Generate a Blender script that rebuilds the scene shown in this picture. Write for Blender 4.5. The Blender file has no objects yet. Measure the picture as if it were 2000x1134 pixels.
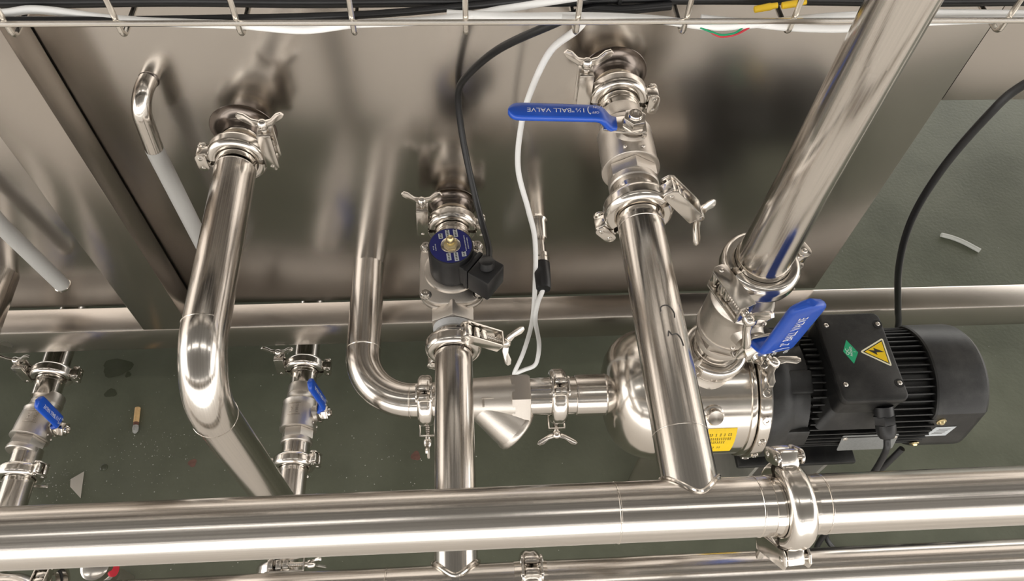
import bpy, bmesh, math, random
from mathutils import Vector, Matrix
random.seed(7)
PI = math.pi
SC = bpy.context.scene
COL = SC.collection
S = 0.001                       # the builders work in millimetres

# ------------------------------------------------------------------ camera
cd = bpy.data.cameras.new('camera'); cam = bpy.data.objects.new('camera', cd); COL.objects.link(cam)
cd.sensor_width = 36.0; cd.lens = 1456.92 * 36.0 / 2000.0; cd.clip_start = 0.01; cd.clip_end = 100
cam.matrix_world = (Matrix.Translation((0, 0, 1.060)) @ Matrix.Rotation(math.radians(-6.08642), 4, 'Z')
                    @ Matrix.Rotation(math.radians(33.54167), 4, 'X') @ Matrix.Rotation(math.radians(3.6566), 4, 'Z'))
SC.camera = cam
# ------------------------------------------------------------------ world and hall light
w = bpy.data.worlds.new('hall_daylight'); SC.world = w; w.use_nodes = True
bg = w.node_tree.nodes['Background']; bg.inputs[0].default_value = (1.0, 0.968, 0.925, 1); bg.inputs[1].default_value = 1.9

def strip_light(x, y, sx, sy, power):
    l = bpy.data.lights.new('ceiling_lamp', 'AREA'); l.shape = 'RECTANGLE'; l.size = sx; l.size_y = sy
    l.energy = power; l.color = (1.0, 0.965, 0.91)
    o = bpy.data.objects.new('ceiling_lamp', l); COL.objects.link(o); o.location = (x, y, 4.9)
    return o
for lx in (-4.8, -1.6, 1.6, 4.8):
    for ly in (-6.2, -0.5, 3.0):
        strip_light(lx, ly, 2.4, 0.22, 7)
vs = SC.view_settings
vs.view_transform = 'Standard'; vs.look = 'None'; vs.exposure = 0.66; vs.gamma = 1.0; vs.use_curve_mapping = False

# ------------------------------------------------------------------ materials
MATS = {}
def nodes(name):
    m = bpy.data.materials.new(name); m.use_nodes = True; MATS[name] = m
    nt = m.node_tree; return m, nt, nt.nodes['Principled BSDF']
def simple(name, col, rough=0.5, metal=0.0, bump=0.0, bscale=300.0, var=0.0, vscale=20.0, coat=0.0, rvar=0.0):
    m, nt, p = nodes(name); N = nt.nodes; L = nt.links
    p.inputs['Base Color'].default_value = (*col, 1); p.inputs['Roughness'].default_value = rough
    p.inputs['Metallic'].default_value = metal
    if coat: p.inputs['Coat Weight'].default_value = coat
    if bump or var or rvar:
        tc = N.new('ShaderNodeTexCoord')
    if bump:
        n = N.new('ShaderNodeTexNoise'); n.inputs['Scale'].default_value = bscale; n.inputs['Detail'].default_value = 3
        L.new(tc.outputs['Object'], n.inputs['Vector'])
        b = N.new('ShaderNodeBump'); b.inputs['Strength'].default_value = bump; b.inputs['Distance'].default_value = 0.001
        L.new(n.outputs['Fac'], b.inputs['Height']); L.new(b.outputs['Normal'], p.inputs['Normal'])
    if var or rvar:
        n2 = N.new('ShaderNodeTexNoise'); n2.inputs['Scale'].default_value = vscale; n2.inputs['Detail'].default_value = 5
        L.new(tc.outputs['Object'], n2.inputs['Vector'])
        if var:
            r = N.new('ShaderNodeMapRange'); r.inputs['To Min'].default_value = 1 - var; r.inputs['To Max'].default_value = 1 + var
            L.new(n2.outputs['Fac'], r.inputs['Value'])
            mx = N.new('ShaderNodeMix'); mx.data_type = 'RGBA'; mx.blend_type = 'MULTIPLY'; mx.inputs['Factor'].default_value = 1
            mx.inputs['A'].default_value = (*col, 1); L.new(r.outputs['Result'], mx.inputs['B']); L.new(mx.outputs['Result'], p.inputs['Base Color'])
        if rvar:
            r2 = N.new('ShaderNodeMapRange'); r2.inputs['To Min'].default_value = max(.02, rough - rvar); r2.inputs['To Max'].default_value = rough + rvar
            L.new(n2.outputs['Fac'], r2.inputs['Value']); L.new(r2.outputs['Result'], p.inputs['Roughness'])
    return m
def streaked(name, col, rough, rvar, su=900.0, sv=1.5, bump=0.05, var=0.12):
    """drawn tube: fine scratches that run along the tube (UV: u round, v along, metres)"""
    m, nt, p = nodes(name); N = nt.nodes; L = nt.links
    p.inputs['Metallic'].default_value = 1.0
    uv = N.new('ShaderNodeUVMap'); mp = N.new('ShaderNodeMapping'); mp.inputs['Scale'].default_value = (su, sv, 1)
    L.new(uv.outputs['UV'], mp.inputs['Vector'])
    n = N.new('ShaderNodeTexNoise'); n.inputs['Scale'].default_value = 1.0; n.inputs['Detail'].default_value = 4; n.inputs['Roughness'].default_value = .6
    L.new(mp.outputs['Vector'], n.inputs['Vector'])
    r = N.new('ShaderNodeMapRange'); r.inputs['From Min'].default_value = .25; r.inputs['From Max'].default_value = .75
    r.inputs['To Min'].default_value = rough - rvar; r.inputs['To Max'].default_value = rough + rvar
    L.new(n.outputs['Fac'], r.inputs['Value']); L.new(r.outputs['Result'], p.inputs['Roughness'])
    c = N.new('ShaderNodeMapRange'); c.inputs['From Min'].default_value = .25; c.inputs['From Max'].default_value = .75
    c.inputs['To Min'].default_value = 1 - var; c.inputs['To Max'].default_value = 1 + var * .4
    L.new(n.outputs['Fac'], c.inputs['Value'])
    mx = N.new('ShaderNodeMix'); mx.data_type = 'RGBA'; mx.blend_type = 'MULTIPLY'; mx.inputs['Factor'].default_value = 1
    mx.inputs['A'].default_value = (*col, 1); L.new(c.outputs['Result'], mx.inputs['B']); L.new(mx.outputs['Result'], p.inputs['Base Color'])
    b = N.new('ShaderNodeBump'); b.inputs['Strength'].default_value = bump; b.inputs['Distance'].default_value = 0.001
    L.new(n.outputs['Fac'], b.inputs['Height']); L.new(b.outputs['Normal'], p.inputs['Normal'])
    return m
def sheet(name, col, rough, wave=0.25, var=0.10):
    """rolled sheet: soft, slightly wavy, faint smears"""
    m, nt, p = nodes(name); N = nt.nodes; L = nt.links
    p.inputs['Metallic'].default_value = 1.0; p.inputs['Roughness'].default_value = rough
    tc = N.new('ShaderNodeTexCoord')
    n1 = N.new('ShaderNodeTexNoise'); n1.inputs['Scale'].default_value = 5.0; n1.inputs['Detail'].default_value = 1
    L.new(tc.outputs['Object'], n1.inputs['Vector'])
    b = N.new('ShaderNodeBump'); b.inputs['Strength'].default_value = wave; b.inputs['Distance'].default_value = 0.02
    L.new(n1.outputs['Fac'], b.inputs['Height'])
    n3 = N.new('ShaderNodeTexNoise'); n3.inputs['Scale'].default_value = 240; n3.inputs['Detail'].default_value = 3
    mp = N.new('ShaderNodeMapping'); mp.inputs['Scale'].default_value = (0.04, 1, 1)
    L.new(tc.outputs['Object'], mp.inputs['Vector']); L.new(mp.outputs['Vector'], n3.inputs['Vector'])
    b2 = N.new('ShaderNodeBump'); b2.inputs['Strength'].default_value = .004; b2.inputs['Distance'].default_value = 0.0006
    L.new(n3.outputs['Fac'], b2.inputs['Height']); L.new(b.outputs['Normal'], b2.inputs['Normal']); L.new(b2.outputs['Normal'], p.inputs['Normal'])
    n2 = N.new('ShaderNodeTexNoise'); n2.inputs['Scale'].default_value = 9; n2.inputs['Detail'].default_value = 6
    L.new(tc.outputs['Object'], n2.inputs['Vector'])
    r = N.new('ShaderNodeMapRange'); r.inputs['To Min'].default_value = 1 - var; r.inputs['To Max'].default_value = 1 + var * .5
    L.new(n2.outputs['Fac'], r.inputs['Value'])
    mx = N.new('ShaderNodeMix'); mx.data_type = 'RGBA'; mx.blend_type = 'MULTIPLY'; mx.inputs['Factor'].default_value = 1
    mx.inputs['A'].default_value = (*col, 1); L.new(r.outputs['Result'], mx.inputs['B']); L.new(mx.outputs['Result'], p.inputs['Base Color'])
    r2 = N.new('ShaderNodeMapRange'); r2.inputs['To Min'].default_value = rough - .03; r2.inputs['To Max'].default_value = rough + .04
    L.new(n2.outputs['Fac'], r2.inputs['Value']); L.new(r2.outputs['Result'], p.inputs['Roughness'])
    return m
STEEL = (0.66, 0.62, 0.575)
streaked('tube_steel', STEEL, 0.17, 0.07)
streaked('main_steel', STEEL, 0.20, 0.09, su=700, var=.18)
simple('ferrule_steel', (0.70, 0.655, 0.60), 0.14, 1.0, var=.08, vscale=60, rvar=.05)
simple('clamp_steel', (0.72, 0.68, 0.63), 0.18, 1.0, var=.06, vscale=90, rvar=.04)
simple('cast_steel', (0.62, 0.575, 0.525), 0.36, 1.0, bump=.16, bscale=900, var=.06, vscale=60)
simple('pump_steel', (0.68, 0.635, 0.58), 0.17, 1.0, bump=.05, bscale=40, var=.06, vscale=25, rvar=.05)
simple('weld_steel', (0.58, 0.50, 0.40), 0.30, 1.0, bump=.5, bscale=500, var=.15, vscale=140)
simple('tint_reflection_steel', (0.20, 0.17, 0.15), 0.22, 1.0, bump=.05, bscale=120, var=.2, vscale=40)  # heat tint, darkened further to paint in the necks' dark reflection
simple('wire_steel', (0.78, 0.74, 0.68), 0.22, 1.0)
simple('matte_tube', (0.47, 0.465, 0.45), 0.60, .35, bump=.08, bscale=500)
sheet('tank_sheet', (0.60, 0.562, 0.522), 0.20, wave=.045)
sheet('frame_sheet', (0.56, 0.515, 0.47), 0.25, wave=.04)
simple('black_rubber', (0.011, 0.011, 0.012), 0.38, var=.3, vscale=40)
simple('gasket_dark', (0.012, 0.012, 0.012), 0.7)
simple('white_sheath', (0.92, 0.92, 0.91), 0.42)
simple('grey_sheath', (0.055, 0.056, 0.058), 0.45, var=.25, vscale=30)
simple('blue_vinyl', (0.010, 0.085, 0.52), 0.33, coat=.25, var=.12, vscale=40)
simple('white_print', (0.85, 0.86, 0.88), 0.5)
simple('yellow_plastic', (0.80, 0.52, 0.02), 0.4)
simple('yellow_label', (0.86, 0.58, 0.005), 0.45)
simple('pale_label', (0.86, 0.82, 0.62), 0.5)
simple('green_label', (0.01, 0.36, 0.16), 0.45)
simple('blue_label', (0.012, 0.016, 0.14), 0.35)
simple('silver_label', (0.50, 0.53, 0.55), 0.40, var=.1, vscale=300)
simple('grey_label', (0.20, 0.205, 0.20), 0.5, metal=.3, var=.2, vscale=400)
simple('ink_black', (0.02, 0.018, 0.015), 0.6)
simple('ink_brown', (0.16, 0.10, 0.0), 0.6)
simple('ink_pen', (0.06, 0.055, 0.05), 0.5)
simple('green_wire', (0.0, 0.30, 0.13), 0.4)
simple('red_wire', (0.55, 0.03, 0.05), 0.4)
simple('brass', (0.72, 0.60, 0.34), 0.28, 1.0)
simple('tape_white', (0.62, 0.63, 0.64), 0.4, bump=.5, bscale=400)
simple('paper_scrap_mat', (0.52, 0.48, 0.42), 0.7)
simple('butt_paper', (0.66, 0.43, 0.20), 0.75, var=.2, vscale=300)
simple('butt_ash', (0.36, 0.36, 0.34), 0.9, bump=.6, bscale=900, var=.4, vscale=500)
simple('butt_band', (0.14, 0.06, 0.04), 0.8)
simple('grit_mat', (0.42, 0.42, 0.38), 0.8)
simple('galv_steel', (0.50, 0.49, 0.46), 0.45, 1.0, var=.2, vscale=40)
simple('bare_plastic', (0.55, 0.56, 0.52), 0.5)
def motor_mat():
    m, nt, p = nodes('motor_black'); N = nt.nodes; L = nt.links
    tc = N.new('ShaderNodeTexCoord')
    n = N.new('ShaderNodeTexNoise'); n.inputs['Scale'].default_value = 26; n.inputs['Detail'].default_value = 6; n.inputs['Roughness'].default_value = .65
    L.new(tc.outputs['Object'], n.inputs['Vector'])
    cr = N.new('ShaderNodeValToRGB'); cr.color_ramp.elements[0].position = .45; cr.color_ramp.elements[0].color = (.007, .007, .007, 1)
    cr.color_ramp.elements[1].position = .80; cr.color_ramp.elements[1].color = (.042, .041, .038, 1)
    L.new(n.outputs['Fac'], cr.inputs['Fac']); L.new(cr.outputs['Color'], p.inputs['Base Color'])
    p.inputs['Roughness'].default_value = .40
    b = N.new('ShaderNodeBump'); b.inputs['Strength'].default_value = .08; b.inputs['Distance'].default_value = .001
    n2 = N.new('ShaderNodeTexNoise'); n2.inputs['Scale'].default_value = 900; L.new(tc.outputs['Object'], n2.inputs['Vector'])
    L.new(n2.outputs['Fac'], b.inputs['Height']); L.new(b.outputs['Normal'], p.inputs['Normal'])
motor_mat()
def floor_mat():
    m, nt, p = nodes('floor_paint'); N = nt.nodes; L = nt.links
    tc = N.new('ShaderNodeTexCoord')
    n = N.new('ShaderNodeTexNoise'); n.inputs['Scale'].default_value = 6; n.inputs['Detail'].default_value = 8; n.inputs['Roughness'].default_value = .62
    L.new(tc.outputs['Object'], n.inputs['Vector'])
    cr = N.new('ShaderNodeValToRGB'); e = cr.color_ramp.elements
    e[0].position = .30; e[0].color = (.086, .094, .064, 1); e[1].position = .72; e[1].color = (.145, .154, .110, 1)
    L.new(n.outputs['Fac'], cr.inputs['Fac'])
    # dust specks and pale scuffs
    v = N.new('ShaderNodeTexVoronoi'); v.inputs['Scale'].default_value = 130; L.new(tc.outputs['Object'], v.inputs['Vector'])
    n3 = N.new('ShaderNodeTexNoise'); n3.inputs['Scale'].default_value = 3.3; n3.inputs['Detail'].default_value = 4; L.new(tc.outputs['Object'], n3.inputs['Vector'])
    lt = N.new('ShaderNodeMath'); lt.operation = 'LESS_THAN'; lt.inputs[1].default_value = .05; L.new(v.outputs['Distance'], lt.inputs[0])
    gt = N.new('ShaderNodeMath'); gt.operation = 'GREATER_THAN'; gt.inputs[1].default_value = .56; L.new(n3.outputs['Fac'], gt.inputs[0])
    mu = N.new('ShaderNodeMath'); mu.operation = 'MULTIPLY'; L.new(lt.outputs[0], mu.inputs[0]); L.new(gt.outputs[0], mu.inputs[1])
    m2 = N.new('ShaderNodeMath'); m2.operation = 'MULTIPLY'; m2.inputs[1].default_value = .55; L.new(mu.outputs[0], m2.inputs[0])
    mx = N.new('ShaderNodeMix'); mx.data_type = 'RGBA'; L.new(m2.outputs[0], mx.inputs['Factor'])
    L.new(cr.outputs['Color'], mx.inputs['A']); mx.inputs['B'].default_value = (.30, .31, .26, 1)
    L.new(mx.outputs['Result'], p.inputs['Base Color'])
    r = N.new('ShaderNodeMapRange'); r.inputs['To Min'].default_value = .30; r.inputs['To Max'].default_value = .55
    L.new(n.outputs['Fac'], r.inputs['Value']); L.new(r.outputs['Result'], p.inputs['Roughness'])
    b = N.new('ShaderNodeBump'); b.inputs['Strength'].default_value = .2; b.inputs['Distance'].default_value = .002
    n2 = N.new('ShaderNodeTexNoise'); n2.inputs['Scale'].default_value = 160; n2.inputs['Detail'].default_value = 4; L.new(tc.outputs['Object'], n2.inputs['Vector'])
    L.new(n2.outputs['Fac'], b.inputs['Height']); L.new(b.outputs['Normal'], p.inputs['Normal'])
floor_mat()
simple('floor_stain', (.066, .072, .048), 0.24, var=.2, vscale=60)
simple('floor_red_mark', (.17, .085, .065), 0.6, var=.4, vscale=200)
simple('reflector_paint', (.74, .695, .64), 0.55, var=.1, vscale=4)  # pale colour of the added slab the tank sheet mirrors
simple('hall_ceiling', (.16, .155, .15), 0.8)

# ------------------------------------------------------------------ mesh builder
def V(*a): return Vector(a)
def frame(o, z, x):
    z = Vector(z).normalized(); x = Vector(x); x = (x - z * x.dot(z)).normalized(); y = z.cross(x)
    return Matrix(((x.x, y.x, z.x, o[0]), (x.y, y.y, z.y, o[1]), (x.z, y.z, z.z, o[2]), (0, 0, 0, 1)))
class MB:
    def __init__(s): s.v = []; s.f = []; s.uv = []
    def add(s, vs, fs, uvs=None, M=None):
        b = len(s.v)
        for q in vs: s.v.append((M @ Vector(q)) if M is not None else Vector(q))
        for i, f in enumerate(fs):
            s.f.append([b + k for k in f])
            s.uv.append(uvs[i] if uvs else [(0, 0)] * len(f))
        return s
    def tube(s, path, r, seg=20, caps=True, M=None, closed=False):
        P = [Vector(p) for p in path]; n = len(P)
        R = r if isinstance(r, (list, tuple)) else [r] * n
        T = []
        for i in range(n):
            a = P[(i - 1) % n] if (i > 0 or closed) else P[0]; b = P[(i + 1) % n] if (i < n - 1 or closed) else P[-1]
            T.append((b - a).normalized())
        up = V(0, 0, 1) if abs(T[0].z) < .9 else V(0, 1, 0)
        nx = (up - T[0] * up.dot(T[0])).normalized()
        vs = []; L = [0.0]
        for i in range(n):
            if i: L.append(L[-1] + (P[i] - P[i - 1]).length)
            nx = (nx - T[i] * nx.dot(T[i])).normalized(); ny = T[i].cross(nx)
            for k in range(seg):
                a = 2 * PI * k / seg; vs.append(P[i] + (nx * math.cos(a) + ny * math.sin(a)) * R[i])
        fs = []; uvs = []
        m = n if closed else n - 1
        for i in range(m):
            j = (i + 1) % n; l2 = L[j] if j else L[-1] + .01
            for k in range(seg):
                k2 = (k + 1) % seg
                fs.append([i * seg + k, i * seg + k2, j * seg + k2, j * seg + k])
                u0 = 2 * PI * k / seg * R[i] * S; u1 = 2 * PI * (k + 1) / seg * R[i] * S
                uvs.append([(u0, L[i] * S), (u1, L[i] * S), (u1, l2 * S), (u0, l2 * S)])
        if caps and not closed:
            fs.append(list(range(seg))[::-1]); uvs.append([(0, 0)] * seg)
            fs.append([(n - 1) * seg + k for k in range(seg)]); uvs.append([(0, 0)] * seg)
        return s.add(vs, fs, uvs, M)
    def lathe(s, prof, o=(0, 0, 0), d=(0, 0, 1), seg=32, caps=True, M=None, a0=0.0, a1=2 * PI, closed_prof=False):
        """prof: (t along axis, radius)"""
        F = frame(o, d, (1, 0, 0) if abs(Vector(d).normalized().x) < .9 else (0, 1, 0))
        full = abs(a1 - a0 - 2 * PI) < 1e-6; ns = seg if full else seg + 1
        vs = []
        for k in range(ns):
            a = a0 + (a1 - a0) * k / seg
            for t, r in prof: vs.append(F @ V(r * math.cos(a), r * math.sin(a), t))
        n = len(prof); fs = []; uvs = []
        m = n if closed_prof else n - 1
        for k in range(seg):
            k2 = (k + 1) % ns
            for i in range(m):
                j = (i + 1) % n
                fs.append([k * n + i, k2 * n + i, k2 * n + j, k * n + j])
                ra = max(prof[i][1], 5) * S; u0 = (a0 + (a1 - a0) * k / seg) * ra; u1 = (a0 + (a1 - a0) * (k + 1) / seg) * ra
                uvs.append([(u0, prof[i][0] * S), (u1, prof[i][0] * S), (u1, prof[j][0] * S), (u0, prof[j][0] * S)])
        if full and caps and not closed_prof:
            if prof[0][1] > 1e-6: fs.append([k * n for k in range(ns)][::-1]); uvs.append([(0, 0)] * ns)
            if prof[-1][1] > 1e-6: fs.append([k * n + n - 1 for k in range(ns)]); uvs.append([(0, 0)] * ns)
        if not full and closed_prof:
            fs.append(list(range(n))); uvs.append([(0, 0)] * n)
            fs.append([seg * n + i for i in range(n)][::-1]); uvs.append([(0, 0)] * n)
        return s.add(vs, fs, uvs, M)
    def box(s, c, size, bev=0.0, M=None, seg=2):
        bm = bmesh.new(); bmesh.ops.create_cube(bm, size=1.0)
        for q in bm.verts: q.co = Vector((q.co.x * size[0] + c[0], q.co.y * size[1] + c[1], q.co.z * size[2] + c[2]))
        if bev > 0: bmesh.ops.bevel(bm, geom=bm.edges[:], offset=bev, segments=seg, profile=.5, affect='EDGES')
        bm.verts.index_update()
        s.add([q.co.copy() for q in bm.verts], [[q.index for q in f.verts] for f in bm.faces], None, M); bm.free()
        return s
    def prism(s, poly, z0, z1, bev=0.0, M=None):
        bm = bmesh.new(); n = len(poly)
        a = [bm.verts.new((p[0], p[1], z0)) for p in poly]; b = [bm.verts.new((p[0], p[1], z1)) for p in poly]
        bm.faces.new(a[::-1]); top = bm.faces.new(b)
        for i in range(n): bm.faces.new([a[i], a[(i + 1) % n], b[(i + 1) % n], b[i]])
        bm.normal_update()
        if bev > 0:
            eds = [e for e in bm.edges if abs(e.verts[0].co.z - e.verts[1].co.z) < 1e-6]
            bmesh.ops.bevel(bm, geom=eds, offset=bev, segments=2, profile=.5, affect='EDGES')
        bm.verts.index_update()
        s.add([q.co.copy() for q in bm.verts], [[q.index for q in f.verts] for f in bm.faces], None, M); bm.free()
        return s
    def ball(s, c, r, M=None, seg=12, sc=(1, 1, 1)):
        prof = [(-r * math.cos(PI * i / 8), r * math.sin(PI * i / 8)) for i in range(9)]
        T = Matrix.Translation(c) @ Matrix.Diagonal((*sc, 1))
        return s.lathe(prof, seg=seg, caps=False, M=(M @ T) if M is not None else T)
    def mesh(s, name, sharp=35):
        me = bpy.data.meshes.new(name)
        me.from_pydata([tuple(q * S) for q in s.v], [], s.f)
        ul = me.uv_layers.new(name='UVMap'); i = 0
        flat = [c for fu in s.uv for uvp in fu for c in uvp]
        ul.data.foreach_set('uv', flat)
        bm = bmesh.new(); bm.from_mesh(me); bmesh.ops.recalc_face_normals(bm, faces=bm.faces); bm.to_mesh(me); bm.free()
        me.polygons.foreach_set('use_smooth', [True] * len(me.polygons))
        try: me.set_sharp_from_angle(angle=math.radians(sharp))
        except Exception: pass
        return me
    def build(s, name, mat, parent=None, sharp=35, label=None):
        """world millimetres in; recentred on its own base when top level, else relative to the parent"""
        if parent is None:
            lo = Vector((min(q.x for q in s.v), min(q.y for q in s.v), min(q.z for q in s.v))); hi = Vector((max(q.x for q in s.v), max(q.y for q in s.v), max(q.z for q in s.v)))
            c = Vector(((lo.x + hi.x) / 2, (lo.y + hi.y) / 2, lo.z))
        else:
            c = Vector(OFF.get(parent.name, (0, 0, 0)))
        for i, q in enumerate(s.v): s.v[i] = q - c
        me = s.mesh(name, sharp); me.materials.append(MATS[mat])
        o = bpy.data.objects.new(name, me); COL.objects.link(o)
        if parent is None: o.location = c * S; OFF[o.name] = tuple(c)
        else: o.parent = parent; OFF[o.name] = tuple(c)
        if label: o['label'] = label
        return o
OFF = {}
def empty(name, loc):
    o = bpy.data.objects.new(name, None); COL.objects.link(o); o.empty_display_size = .02
    o.location = Vector(loc) * S; OFF[o.name] = tuple(loc); return o
def tag(o, label, cat, group=None, kind=None):
    o['label'] = label; o['category'] = cat
    if group: o['group'] = group
    if kind: o['kind'] = kind
    return o
def struct(o): o['kind'] = 'structure'; return o
def inst(name, me, parent, M=None, label=None):
    """a part that shares mesh data; M in millimetres relative to the parent"""
    o = bpy.data.objects.new(name, me); COL.objects.link(o); o.parent = parent
    if M is not None:
        m = M.copy(); m.translation = m.translation * S; o.matrix_local = m
    if label: o['label'] = label
    return o
def mat_mesh(mb, name, mat, sharp=35):
    me = mb.mesh(name, sharp); me.materials.append(MATS[mat]); return me
def fillet(pts, rad, n=14):
    """polyline with rounded corners"""
    P = [Vector(p) for p in pts]; out = [P[0]]
    for i in range(1, len(P) - 1):
        r = rad[i - 1] if isinstance(rad, (list, tuple)) else rad
        a = (P[i - 1] - P[i]).normalized(); b = (P[i + 1] - P[i]).normalized()
        ang = a.angle(b); d = r / math.tan(ang / 2)
        bis = (a + b).normalized(); c = P[i] + bis * (r / math.sin(ang / 2))
        s0 = P[i] + a * d - c; s1 = P[i] + b * d - c; tot = s0.angle(s1); ax = s0.cross(s1).normalized()
        for k in range(n + 1): out.append(c + Matrix.Rotation(tot * k / n, 3, ax) @ s0)
    out.append(P[-1]); return out
def spline(pts, n=10):
    P = [Vector(p) for p in pts]; P = [P[0] * 2 - P[1]] + P + [P[-1] * 2 - P[-2]]; out = []
    for i in range(1, len(P) - 2):
        for k in range(n):
            t = k / n; a, b, c, d = P[i - 1], P[i], P[i + 1], P[i + 2]
            out.append(.5 * ((2 * b) + (c - a) * t + (2 * a - 5 * b + 4 * c - d) * t * t + (3 * b - a - 3 * c + d) * t ** 3))
    out.append(P[-2]); return out
def rrect(w, h, r, n=5):
    pts = []
    for cx, cy, a in ((w / 2 - r, h / 2 - r, 0), (-w / 2 + r, h / 2 - r, 90), (-w / 2 + r, -h / 2 + r, 180), (w / 2 - r, -h / 2 + r, 270)):
        for k in range(n + 1):
            t = math.radians(a + 90 * k / n); pts.append((cx + r * math.cos(t), cy + r * math.sin(t)))
    return pts
def ring_weld(mb, o, d, r, t=1.0, seg=40):
    mb.lathe([(-t * 1.3, r - .3), (-t * .6, r + t * .5), (0, r + t * .65), (t * .6, r + t * .5), (t * 1.3, r - .3)], o, d, seg, caps=False)
def glyphs(s, size, align='CENTER'):
    cu = bpy.data.curves.new('lettering', 'FONT'); cu.body = s; cu.size = size * S; cu.align_x = align; cu.align_y = 'CENTER'; cu.resolution_u = 3
    ob = bpy.data.objects.new('lettering', cu); COL.objects.link(ob)
    dg = bpy.context.evaluated_depsgraph_get(); dg.update()
    me = bpy.data.meshes.new_from_object(ob.evaluated_get(dg))
    vs = [v.co.copy() / S for v in me.vertices]; fs = [list(p.vertices) for p in me.polygons]
    bpy.data.objects.remove(ob); bpy.data.curves.remove(cu); bpy.data.meshes.remove(me)
    return vs, fs
# ================================================================== THE SETTING
fl = MB(); fl.box((0, 0, -25), (16000, 16000, 50)); struct(fl.build('floor', 'floor_paint'))
wk = MB(); wk.box((0, -1850, 1), (14000, 4000, 3)); struct(wk.build('reflector_slab', 'reflector_paint'))  # unseen pale slab, added to brighten the reflections in the tank sheet
ce = MB(); ce.box((0, 0, 5030), (16000, 16000, 60)); struct(ce.build('ceiling', 'hall_ceiling'))

# ------------------------------------------------------------------ frame under the tanks
PANEL = 562.0
fr = tag(empty('tank_frame', (0, 543, 0)), 'brushed stainless box-section frame with long bottom rail carrying the tanks', 'frame')
MB().box((0, 543, 165.5), (2900, 38, 53), 3.0).build('bottom_rail', 'frame_sheet', fr)
MB().box((-399.5, 543.1, 192 + 554), (61, 38.2, 1108), 1.0).build('post', 'frame_sheet', fr)
for x in (-1300, -399, 440, 1300):
    MB().box((x, 880, 165.5), (50, 636, 53), 2).build('cross_beam', 'frame_sheet', fr)
for x, y in ((-1300, 543), (1300, 543), (-1300, 1160), (1300, 1160)):
    MB().lathe([(0, 30), (8, 30), (12, 12), (139, 12)], (x, y, 0), (0, 0, 1), 20).build('foot', 'frame_sheet', fr)

# ------------------------------------------------------------------ tanks
def neck(parent, x, z, r, out=22, flare=13):
    """drawn collar where a pipe leaves the sheet"""
    m = MB(); p = []
    for i in range(9):
        a = PI / 2 * i / 8; p.append((flare * (1 - math.cos(a)), r + flare * (1 - math.sin(a))))
    p = [(-1, r + flare + 1)] + p + [(max(out, flare + 2), r - .6)]
    m.lathe(p, (x, PANEL + .9, z), (0, -1, 0), 48, caps=False)
    return m.build('outlet_neck', 'tint_reflection_steel', parent)
tank = tag(empty('stainless_tank', (62, 880, 192)), 'large rectangular stainless tank whose dull front sheet fills the background', 'tank')
MB().box((46.8, 883.2, 746), (890.4, 640, 1108), .5).build('tank_body', 'tank_sheet', tank)
tl = tag(empty('stainless_tank', (-1000, 880, 192)), 'stainless tank left of the upright post, cut by the left picture edge', 'tank')
MB().box((-918, 883.2, 746), (1036 , 640, 1108), .5).build('tank_body', 'tank_sheet', tl)
tr = tag(empty('stainless_tank', (950, 880, 542)), 'raised stainless tank at upper right with open green floor beneath it', 'tank')
MB().box((946.2, 883.2, 942), (907.4, 640, 800), .4).build('tank_body', 'tank_sheet', tr)
neck(tank, 144, 579, 19.4, 15, 13); neck(tank, -16.5, 389, 19.2, 12, 10); neck(tank, -222, 513, 19.6, 15, 13)


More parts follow.
